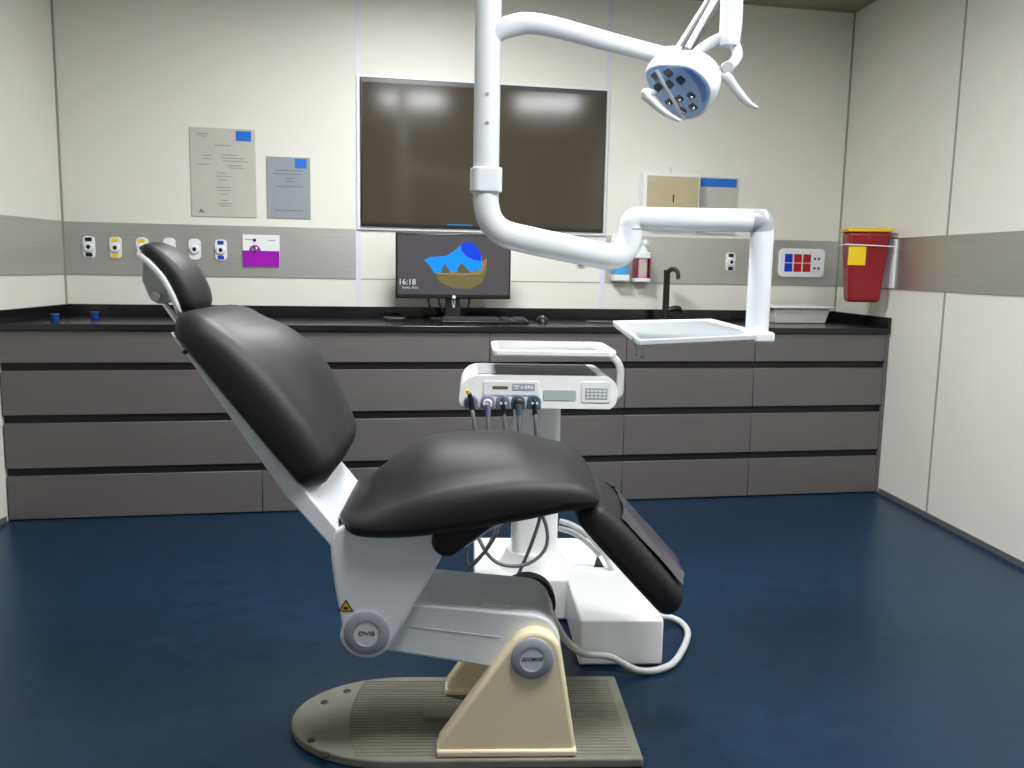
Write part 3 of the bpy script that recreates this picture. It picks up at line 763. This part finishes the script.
hp = [(-.098, .757), (.366, .757)] + arc(.356, .787, .030, -60, 0, 4) + [(.388, .82)] + arc(.342, .816, .046, 10, 85, 6) + arc(-.055, .802, .060, 95, 170, 7) + [(-.117, .79)] + arc(-.092, .782, .025, 190, 255, 4)
hd = part('control_head', prism(hp, VH, .86, 'v'), 'unit_white', du, bevel=.010, seg=4)
part('top_mat', prism(rrect(-.045, .325, .545, .835, .01), .8605, .8645, 'z'), 'mat_dark', hd, bevel=.001, seg=1, label='dark rubber mat')
part('mat_end', prism(rrect(-.060, .0, .545, .835, .01), .8605, .8655, 'z'), 'shelf_grey', hd, smooth=False)
H = lambda x, y: C2(x, y, VH)
def hrect(x0, y0, x1, y1):
    a = H(x0, y1); b = H(x1, y0); return a[0], b[0], a[1], b[1]
def frame_panel(name, r, m, t, rad=.004, label=None):
    part(name, prism(rrect(r[0], r[1], r[2], r[3], rad), VH - t, VH + .002, 'v'), m, hd, bevel=.0012, seg=1, label=label)
frame_panel('front_panel', hrect(483, 381.5, 539, 395), 'white', .003, .006)
frame_panel('slot', hrect(492.4, 386, 508, 389), 'slot', .0042, .001, 'dark slot')
frame_panel('display', hrect(512, 383.5, 535, 390.5), 'display_grey', .0042, .001, 'grey display')
frame_panel('grip_recess', hrect(543, 390, 576.5, 400.5), 'recess_grey', .002, .007, 'grey grip recess')
frame_panel('keypad', hrect(581, 382, 611.5, 402.5), 'white', .003, .008)
frame_panel('keypad_face', hrect(585, 388, 607.5, 399), 'display_grey', .0042, .001, 'grey keypad')
kbm = bmesh.new()
kr = hrect(586, 389, 606.5, 398.2)
for i in range(5):
    for j in range(3):
        x = kr[0] + (kr[1] - kr[0]) * i / 5; z = kr[2] + (kr[3] - kr[2]) * j / 3
        box(x + .001, x + .010, VH - .0050, VH - .0035, z + .001, z + .0065, kbm)
part('keypad_buttons', kbm, 'white', hd, smooth=False)
bm_ = bmesh.new()
dr = hrect(513, 384.5, 534, 389.5)
for (a, b, c, d) in ((.05, .3, .55, .8), (.36, .5, .3, .6), (.56, .66, .2, .8), (.7, .8, .3, .85), (.85, .95, .2, .7), (.1, .25, .15, .3)):
    box(dr[0] + (dr[1] - dr[0]) * a, dr[0] + (dr[1] - dr[0]) * b, VH - .0048, VH - .0038, dr[2] + (dr[3] - dr[2]) * c, dr[2] + (dr[3] - dr[2]) * d, bm_)
part('display_marks', bm_, 'white', hd, smooth=False)
# instrument holders and handpieces
hx = [471, 487.4, 502.7, 518, 533.6]
hm_ = ['holder', 'holder', 'holder', 'holder_blue', 'holder_blue']
hlab = ['grey-hosed handpiece in the leftmost holder, leaning out, yellow tip',
        'handpiece with a white ring end, in the second holder from the left',
        'handpiece with black stem, in the middle of the five holders',
        'handpiece with round dark end, in the fourth holder from the left',
        'handpiece with two white dots, in the holder nearest the grey grip recess']
paths = [
    [(473, 415, .47), (476, 440, .47), (478, 480, .50), (471, 530, .56), (466, 556, .60), (471, 566, .62), (487, 548, .62), (500, 520, .64), (512, 480, .70), (525, 460, .76)],
    [(488, 430, .48), (492, 470, .50), (499, 520, .52), (489, 546, .56), (474, 563, .60), (466, 572, .66), (462, 580, .70)],
    [(505, 430, .48), (508, 480, .52), (514, 500, .62), (524, 505, .73)],
    [(519, 430, .48), (524, 470, .50), (538, 505, .54), (547, 530, .58), (544, 551, .60), (524, 565, .60), (498, 563, .60), (482, 545, .62), (478, 522, .66), (500, 470, .72), (525, 450, .76)],
    [(536, 430, .48), (541, 480, .52), (541, 512, .56), (531, 545, .60), (519, 573, .64), (512, 590, .66)]]
for i, x in enumerate(hx):
    c = H(x, 402.5)
    part('instrument_holder', prism(arc(c[0], c[1] + .004, .022, 0, 180, 10) + [(c[0] - .022, .758), (c[0] + .022, .758)], VH - .022, VH + .004, 'v'), hm_[i], hd, bevel=.003, label='bluish grey holder')
    base = (c[0], VH - .03, .75)
    hpz = chair_thing('dental_handpiece', hlab[i], 'handpiece', base, 'handpieces hanging in the delivery unit')
    top = Vector((c[0], VH - .036, c[1]))
    if i == 0:
        part('body', tube([top + Vector((-.006, -.006, .036)), top + Vector((0, 0, .012)), top + Vector((.006, 0, -.03))], [.006, .010, .009], n=14), 'black_plastic', hpz)
        part('tip', cyl(top + Vector((-.009, -.008, .034)), (-.2, -.1, 1), .006, .012, n=12), 'lid_yellow', hpz, label='yellow tip')
    elif i == 1:
        part('body', tube([top, top + Vector((.002, 0, -.035))], [.010, .008], n=14, smooth=False), 'holder', hpz)
        part('ring', lathe([(.015, 0), (.015, .006), (.010, .008), (.010, .001)], top + Vector((0, .012, 0)), (0, -1, .2), n=24), 'white', hpz, label='white ring')
    elif i == 3:
        part('body', tube([top, top + Vector((.002, 0, -.035))], [.011, .009], n=14, smooth=False), 'holder_blue', hpz)
        part('cap', lathe([(.016, 0), (.016, .008), (.010, .012), (0, .012)], top + Vector((0, .012, .002)), (0, -1, .2), n=24), 'black_plastic', hpz, label='dark round end')
    else:
        part('body', tube([top + Vector((0, .004, .020)), top, top + Vector((.002, 0, -.035))], [.004, .008, .008], n=14), 'black_plastic', hpz)
        part('knob', cyl(top + Vector((-.006, 0, .004)), (0, -1, 0), .004, .008, n=10), 'white', hpz, label='white dot')
        part('knob', cyl(top + Vector((.008, 0, .004)), (0, -1, 0), .004, .008, n=10), 'white', hpz, label='white dot')
    pts = [top + Vector((.002, 0, -.02))] + [cv(a, b, c_) for a, b, c_ in paths[i]]
    part('hose', tube(pts, .0062, n=10, sub=6), 'hose', hpz)
# upper tray shelf
sh = [(.0, .49), (.345, .49)] + arc(.330, .53, .05, -60, 0, 5) + [(.38, .74)] + arc(.33, .78, .05, 0, 90, 5) + [(.02, .83), (-.012, .80), (-.012, .50)]
st = part('tray_shelf', prism(sh, .925, .947, 'z'), 'unit_white', du, bevel=.006, seg=3, label='white upper tray')
part('tray_inset', prism(rrect(.008, .315, .51, .81, .012), .9465, .9485, 'z'), 'shelf_grey', st, smooth=False)
part('tray_arm', tube(((.25, .66, .921), (.33, .66, .921), (.385, .655, .915), (.415, .65, .880), (.418, .65, .83), (.416, .65, .79), (.395, .65, .775), (.370, .65, .772)), .0125, n=14), 'unit_white', du, label='white tray arm')

# white hose on the floor
hw = [cv(549, 612, .13), cv(556, 624, .14), cv(566, 640, .18), cv(582, 653, .225)]
hw += [Vector((.35, .262, .044)), Vector((.434, .232, .014)), Vector((.528, .262, .014)), Vector((.597, .371, .014)), Vector((.648, .506, .014)), Vector((.640, .60, .014)), Vector((.585, .60, .03)), Vector((.51, .53, .05))]
wh = chair_thing('floor_hose', 'white hose looping over the floor beside the white utility box', 'hose', (.5, .3, 0))
part('hose', tube(hw, .0105, n=14, sub=8), 'hose_white', wh)

# ------------------------------------------------------------------ overhead arm with tray
PX, PY = .2415, -2.15
oa = thing('overhead_tray_unit', 'white ceiling post with bent arm carrying an empty instrument tray', 'arm', (PX, PY, 1.0))
part('ceiling_plate', cyl((PX, PY, ZC - .03), (0, 0, 1), .10, .03), 'white_paint', oa, bevel=.004)
po = part('post', cyl((PX, PY, 1.49), (0, 0, 1), .0405, ZC - 1.51, n=40), 'white_paint', oa, label='white vertical post')
for py in (94, 123):
    p = on_y(487, py, PY - .04)
    part('screw', cyl((p.x, PY - .0385, p.z), (0, -1, 0), .006, .003, n=12), 'alu', po)
part('collar', prism(rrect(PX - .047, PX + .047, PY - .047, PY + .047, .022, 6), 1.432, 1.508, 'z'), 'white_paint', oa, bevel=.005, seg=3)
part('swing_arm', tube(((PX, PY, 1.44), (PX + .002, PY, 1.395), (PX + .018, PY, 1.345), (PX + .06, PY, 1.308), (PX + .145, PY - .005, 1.287), (.50, PY - .01, 1.266), (.60, PY - .01, 1.248), (.655, PY - .01, 1.242), (.697, PY, 1.257), (.717, PY, 1.292), (.722, PY, 1.335)), [.0405, .0405, .041, .0425, .044, .044, .043, .043, .042, .040, .039], n=32, sub=8), 'white_paint', oa, label='white bent tube')
part('elbow_ring', cyl((.723, PY, 1.328), (0, 0, 1), .0395, .006, n=32), 'grey_cover', oa)
part('cross_arm', tube(((.723, PY, 1.334), (.7235, PY, 1.352), (.738, PY, 1.366), (.77, PY, 1.3665), (.95, PY, 1.3685), (1.185, PY, 1.3715)), [.034, .037, .038, .038, .038, .038], n=32, sub=6), 'white_paint', oa, label='white horizontal tube')
part('end_elbow', tube(((1.135, PY, 1.371), (1.162, PY, 1.371), (1.181, PY, 1.361), (1.184, PY, 1.334)), [.0388, .0395, .0395, .0385], n=32), 'tray_grey', oa, label='pale grey elbow')
part('drop_tube', cyl((1.184, PY, .990), (0, 0, 1), .0385, .352, n=36), 'white_paint', oa, label='white drop tube')
# tray
FL, FRt, BR, BL = Vector((.692, -2.35, .989)), Vector((1.205, -2.205, .998)), Vector((1.151, -1.85, 1.027)), Vector((.731, -1.95, 1.023))
nt_ = (FRt - FL).cross(BL - FL).normalized()
ctr = (FL + FRt + BR + BL) / 4
tbm = hexa(bmesh.new(), [p - nt_ * .024 + (ctr - p) * .02 for p in (FL, FRt, BR, BL)], (FL, FRt, BR, BL))
tbm.faces.ensure_lookup_table()
tbm.normal_update()
topf = max(tbm.faces, key=lambda f: (f.calc_center_median() - ctr).dot(nt_))
bmesh.ops.inset_region(tbm, faces=[topf], thickness=.028)
bmesh.ops.translate(tbm, verts=topf.verts, vec=-nt_ * .009)
tr = part('tray', tbm, 'white_paint', oa, bevel=.006, seg=3, label='white tray rim')
inn = [ctr + (p - ctr) * .875 - nt_ * .0085 for p in (FL, FRt, BR, BL)]
part('tray_mat', hexa(bmesh.new(), [p - nt_ * .002 for p in inn], [p + nt_ * .0015 for p in inn]), 'tray_grey', tr, smooth=False, label='grey tray surface')
part('tray_block', box(1.142, 1.216, -2.225, -2.10, .966, 1.003), 'white_paint', tr, bevel=.010, seg=3)
for k, (a, b) in enumerate((((632, 338), (637, 356)), ((642, 341), (641, 358)))):
    p0 = on_y(a[0], a[1], -2.28); p1 = on_y(b[0], b[1], -2.28)
    part('hook', tube((p0, (p0 + p1) / 2 + Vector((.006, 0, 0)), p1, p1 + Vector((-.008 + .014 * k, -.01, .006))), .0022, n=8), 'alu', tr, label='thin wire hook')

# ------------------------------------------------------------------ dental lamp on the same post
YL = -2.35
dl = thing('dental_lamp', 'white dental operating lamp with blue window and two curved handles', 'lamp', (.80, YL, 1.64))
L = lambda x, y, yy=YL: on_y(x, y, yy)
part('support_arm', tube((Vector((PX, PY, 1.885)), Vector((PX + .030, PY - .01, 1.918)), L(516, 25, PY - .02), L(532, 23.5, PY - .03), L(560, 28.5, PY - .04), L(610, 42, PY - .05), L(668, 57, PY - .06)), [.030, .031, .032, .031, .030, .028, .027], n=28), 'white_paint', dl, label='white support tube')
part('joint', cyl(L(672, 58, PY - .06) - Vector((0, 0, .05)), (0, 0, 1), .032, .08), 'white_paint', dl)
e0, e1 = L(678, 58, PY - .06), L(740, -40, PY - .10)
part('spring_arm', tube((e0, e1, e1 + Vector((.06, 0, .10))), .030, n=24, smooth=False, flat=.6), 'link_grey', dl, label='grey spring arm')
part('spring_link', tube((L(688, 48, PY - .13), L(717, -4, PY - .15), L(735, -40, PY - .15)), .009, n=12, smooth=False), 'white_paint', dl)
s0, s1 = L(729, 46, YL - .02), L(733, -70, YL - .02)
part('sleeve', tube((s0, L(729.5, 40, YL - .02), L(731, 22, YL - .02), L(732, -10, YL - .02), s1, Vector((s1.x + .02, YL + .10, s1.z + .03)), Vector((e1.x + .06, e1.y, e1.z + .10))), [.026, .031, .033, .033, .033, .032, .030], n=28, sub=5), 'white_paint', dl, label='white sleeve')
lc = L(681, 90)
ln = Vector((-.62, -.45, -.64)).normalized()
def F(px, py, h=0.0):
    return on_plane(px, py, lc + ln * h, ln)
rim_px = [(646, 73), (649, 68), (656, 65), (666, 64), (680, 64.5), (692, 67), (702, 74), (709, 83), (711, 93), (708, 104), (702, 113), (693, 118), (684, 118.5), (674, 114), (665, 106), (656, 95), (649, 84)]
rim = [F(*p) for p in rim_px]
cen = sum(rim, Vector()) / len(rim)
rim = catmull(rim + [rim[0]], 3)[:-1]
lb = bmesh.new()
rings = []
for h, s in ((.004, .90), (.004, 1.0), (-.004, 1.05), (-.022, 1.08), (-.050, 1.08), (-.082, .97), (-.108, .73), (-.122, .40), (-.127, .1)):
    rings.append([lb.verts.new(cen + (p - cen) * s + ln * h) for p in rim])
for a, b in zip(rings, rings[1:]):
    for j in range(len(a)): lb.faces.new((a[j], a[(j + 1) % len(a)], b[(j + 1) % len(a)], b[j]))
lb.faces.new(rings[0][::-1]); lb.faces.new(rings[-1])
lh = part('lamp_head', lb, 'white_paint', dl, sharp=50, label='white domed housing')
def slab(pts, h0, h1):
    bm = bmesh.new()
    A = [bm.verts.new(p + ln * h0) for p in pts]; B = [bm.verts.new(p + ln * h1) for p in pts]
    bm.faces.new(A); bm.faces.new(B[::-1])
    for i in range(len(pts)): bm.faces.new((A[i], A[(i + 1) % len(pts)], B[(i + 1) % len(pts)], B[i]))
    return bm
part('window', slab([cen + (p - cen) * .965 for p in rim], .002, .0065), 'lamp_blue', lh, smooth=False, label='blue tinted window')
cr = [F(*p) for p in ((683, 66.5), (692, 69), (700, 75), (706, 84), (707.5, 92), (706, 100), (703, 102), (702, 94), (698, 84), (691, 74))]
part('crescent', slab(cr, .005, .0075), 'lamp_deep', lh, smooth=False, label='deep blue crescent')
e_a = (F(692, 104) - F(660, 72)).normalized(); e_b = ln.cross(e_a).normalized()
r1 = [F(656.5, 69), F(659, 68.3), (F(687.5, 118)), (F(685, 118.5))]
part('centre_rib', slab(r1, .006, .011), 'hub_light', lh, smooth=False, label='pale rib')
for k, (x, y) in enumerate(((656.6, 75), (669.3, 71.7), (681.6, 78.7), (659.3, 85.5), (670.5, 82.8), (692.2, 94.5), (680.4, 97.4), (669.9, 101), (694, 105.6), (683.4, 109.5))):
    p = F(x, y)
    s = .0135 if k < 5 else .0125
    q = [p + e_a * (s * a) + e_b * (s * b) for a, b in ((-1, -.7), (-.5, -1), (.9, -.9), (1, .6), (.6, 1), (-.8, .8))]
    o = part('light_window', slab(q, .006, .0082), 'lamp_hole', lh, smooth=False, label='dark square opening')
    if k >= 5:
        sb = bmesh.new()
        bmesh.ops.create_uvsphere(sb, u_segments=12, v_segments=8, radius=.006)
        bmesh.ops.translate(sb, verts=sb.verts, vec=p + ln * .010 + e_a * .005)
        part('bulb', sb, 'chrome', lh)
ch_ = L(731, 43, YL - .02)
part('yoke', tube((L(727, 36, YL - .02), L(735, 46, YL - .02), L(737, 56, YL - .03), L(730, 66, YL - .04), L(718, 74, YL - .03), L(703, 80, YL)), [.014, .016, .016, .015, .014, .012], n=16), 'white_paint', dl, label='white C-shaped yoke')
part('yoke_plate', tube((L(724, 36, YL - .02), L(712, 42, YL), L(700, 50, YL + .02), L(690, 58, YL + .03)), [.016, .017, .016, .014], n=14, flat=.6), 'white_paint', dl)
part('pivot_disc', lathe([(.019, 0), (.019, .010), (.017, .013), (0, .013)], L(726.5, 68, YL - .05), (-.1, -1, -.15), n=28), 'grey_cover', dl, label='grey round pivot')
part('handle', tube((L(719, 73, YL - .04), L(727, 77, YL - .05), L(735, 88, YL - .05), L(744, 99, YL - .05), L(751, 105, YL - .05), L(757.5, 108, YL - .05)), [.010, .015, .014, .012, .009, .005], n=16, flat=.75), 'white_paint', dl, label='white curved handle')
part('handle', tube((F(657, 93, -.030), L(648, 92, YL - .05), L(645, 95, YL - .06), L(651, 101, YL - .06), L(661, 110, YL - .06), L(670, 116, YL - .06), L(679.5, 121, YL - .06)), [.008, .012, .014, .013, .011, .009, .005], n=16, flat=.8), 'white_paint', dl, label='white curved handle')

# ------------------------------------------------------------------ render look
w = bpy.data.worlds.new('world'); scene.world = w
w.use_nodes = True
w.node_tree.nodes['Background'].inputs[0].default_value = (0.0, 0.0, 0.0, 1)
w.node_tree.nodes['Background'].inputs[1].default_value = 0.0
scene.view_settings.view_transform = 'Standard'
scene.view_settings.look = 'None'
scene.view_settings.gamma = 1
scene.view_settings.exposure = 0.2
scene.view_settings.use_curve_mapping = False
scene.cycles.max_bounces = 8
scene.cycles.diffuse_bounces = 5
scene.cycles.use_denoising = True
scene.cycles.sample_clamp_indirect = 6
